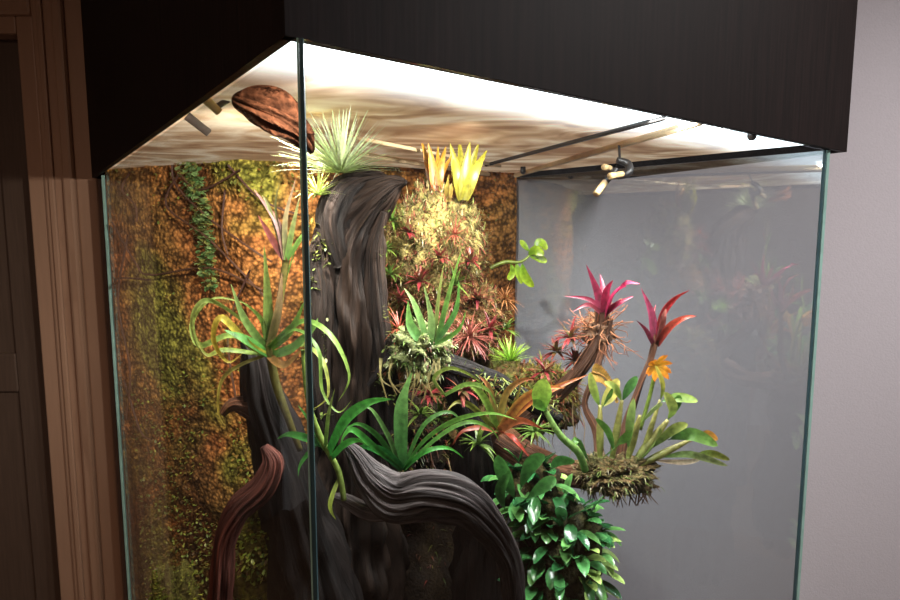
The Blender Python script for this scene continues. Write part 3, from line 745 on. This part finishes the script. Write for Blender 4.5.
# ------------------------------------------------------------------ glossy-leaf creeping orchid, bottom centre-right
m=MB()
sA=blob(m,W(562,560,1.06),(.072,.075,.115),[lin((34,34,20)),lin((60,56,30))],.3,3,40,30,61)
sB=blob(m,W(535,490,1.1),(.055,.06,.06),[lin((40,36,20)),lin((70,60,30))],.3,3,40,30,62)
sC=blob(m,W(560,700,1.08),(.085,.09,.22),[lin((30,28,18)),lin((50,44,26))],.3,3,40,30,63)
m.obj('mossy_root_mass',M_moss)
m=MB()
for k in range(310):
    ss=[sA,sB,sC][0 if k<165 else (1 if k<225 else 2)]
    dd=rdir(-.8); q,_=ss(dd)
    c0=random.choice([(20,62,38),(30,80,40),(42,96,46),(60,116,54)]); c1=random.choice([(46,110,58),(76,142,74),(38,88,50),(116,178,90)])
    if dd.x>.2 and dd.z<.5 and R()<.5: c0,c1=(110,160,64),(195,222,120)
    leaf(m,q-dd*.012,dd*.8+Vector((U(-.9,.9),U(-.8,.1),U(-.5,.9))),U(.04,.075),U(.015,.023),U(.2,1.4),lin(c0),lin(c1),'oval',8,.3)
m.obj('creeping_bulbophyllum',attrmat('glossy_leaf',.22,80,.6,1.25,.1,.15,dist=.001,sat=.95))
m=MB()
for cps,w in [([(515,500,.98),(505,475,.97),(498,455,.96)],16),([(520,490,1),(530,465,.98),(545,455,.97)],14),([(550,470,1.02),(560,460,1),(575,462,1)],10),([(505,510,.98),(500,490,.96),(510,470,.95)],10),([(525,500,.97),(545,485,.95),(556,478,.95)],12)]:
    pleaf(m,cps,w,(46,92,44),(80,135,64),'oval')
m.obj('broad_leaf_plant',M_leaf)
m=MB(); d=1.6
tube(m,[T(490,268,1.6,2),T(505,262,1.6,2),T(520,262,d,1.5),T(530,255,d,1.2),T(536,245,d,1)],lin((100,110,40)),lin((120,140,50)),6,5)
for cps,w in [([(522,262,d),(525,275,d-.02),(534,287,d-.03)],12),([(516,262,d),(518,272,d),(522,284,d)],8),([(528,256,d),(538,258,d),(547,262,d)],9),([(530,252,d),(524,246,d),(520,240,d)],8),([(534,248,d),(540,243,d),(547,250,d)],11),([(528,256,d),(535,250,d-.02),(544,255,d-.03)],10),([(510,262,d),(512,272,d),(508,280,d)],8)]:
    pleaf(m,cps,w*.85,(84,125,28),(155,175,46),'oval')
m.obj('trailing_sprig',M_leaf)
m=MB(); lf=MB()
for i,(c,r) in enumerate([((272,530,1.1),(.07,.06,.08)),((270,640,1.12),(.09,.08,.16)),((175,640,1.5),(.07,.05,.2))]):
    s=blob(m,W(*c),r,[lin((110,105,44)),lin((70,60,30))],.4,3,50,40,70+i)
    for k in range(1100):
        d_=rdir(-.9); q,_=s(d_); c=lin(random.choice([(185,185,70),(150,162,58),(130,105,48),(115,138,50)]))
        leaf(lf,q,d_+Vector((U(-.8,.8),U(-.6,.3),U(-.5,.6))),U(.006,.014),.006,U(0,1),jit(c),jit(c),'oval',3,.2)
o=m.obj('mossy_rock',M_moss); lf.obj('rock_moss',M_leaf).parent=o
# ------------------------------------------------------------------ lights
def area(name,loc,sx,sy,P,col,rot=(0,0,0)):
    l=bpy.data.lights.new(name,'AREA'); l.shape='RECTANGLE'; l.size=sx; l.size_y=sy; l.energy=P; l.color=col
    o=bpy.data.objects.new(name,l); o.location=loc; o.rotation_euler=rot; bpy.context.collection.objects.link(o); return o
ang=math.atan2(fd.y,fd.x)
c=Cc.xy+fd*.48+inn*.045
area('led_strip_light',(c.x,c.y,ZL-.008),.85,.05,14,(1,.99,.95),(0,0,ang))
def spot(name,loc,tgt,P,col,size=100,rad=.012):
    l=bpy.data.lights.new(name,'SPOT'); l.energy=P; l.color=col; l.spot_size=math.radians(size); l.spot_blend=.6; l.shadow_soft_size=rad
    o=bpy.data.objects.new(name,l); o.location=loc
    o.rotation_euler=(Vector(tgt)-Vector(loc)).to_track_quat('-Z','Y').to_euler(); bpy.context.collection.objects.link(o); return o
c=Cc.xy+fd*.45+inn*.25
spot('fill_spot',(c.x,c.y,ZL-.02),W(430,330,1.5),28,(1,.96,.86),120)  # added point-like spot without a fitting, lights the centre mound
spot('fill_spot.001',(-.27,.97,ZL-.02),W(170,430,1.85),54,(1,.92,.8),112)  # added spot without a fitting, brightens the left cork
c=Cc.xy+fd*.75+inn*.15
spot('fill_spot.002',(c.x,c.y,ZL-.02),W(600,450,1.1),18,(1,.98,.93),120)  # added spot without a fitting, for the plants on the right
c=Cc.xy+fd*.12+inn*.1
spot('fill_spot.003',(c.x,c.y,ZL-.015),W(310,230,1.0),9,(1,.97,.9),110)  # small extra spot without a fitting, added to brighten the air plant
area('room_ceiling_light',(1.9,.5,2.75),.5,.5,56,(1,.95,.93))
area('hall_light',(-1.6,-.6,2.75),.4,.4,19,(1,.70,.50))
w=bpy.data.worlds.new('World'); bpy.context.scene.world=w; w.use_nodes=True
w.node_tree.nodes['Background'].inputs[0].default_value=(.5,.5,.55,1); w.node_tree.nodes['Background'].inputs[1].default_value=.2
# ------------------------------------------------------------------ camera
cd=bpy.data.cameras.new('camera'); cd.sensor_width=36; cd.lens=F/900*36; cd.clip_start=.02
co=bpy.data.objects.new('camera',cd); co.location=EYE; co.rotation_euler=(math.pi/2-TH,0,0)
bpy.context.collection.objects.link(co); bpy.context.scene.camera=co
vs=bpy.context.scene.view_settings
vs.view_transform='Standard'
vs.exposure=.12
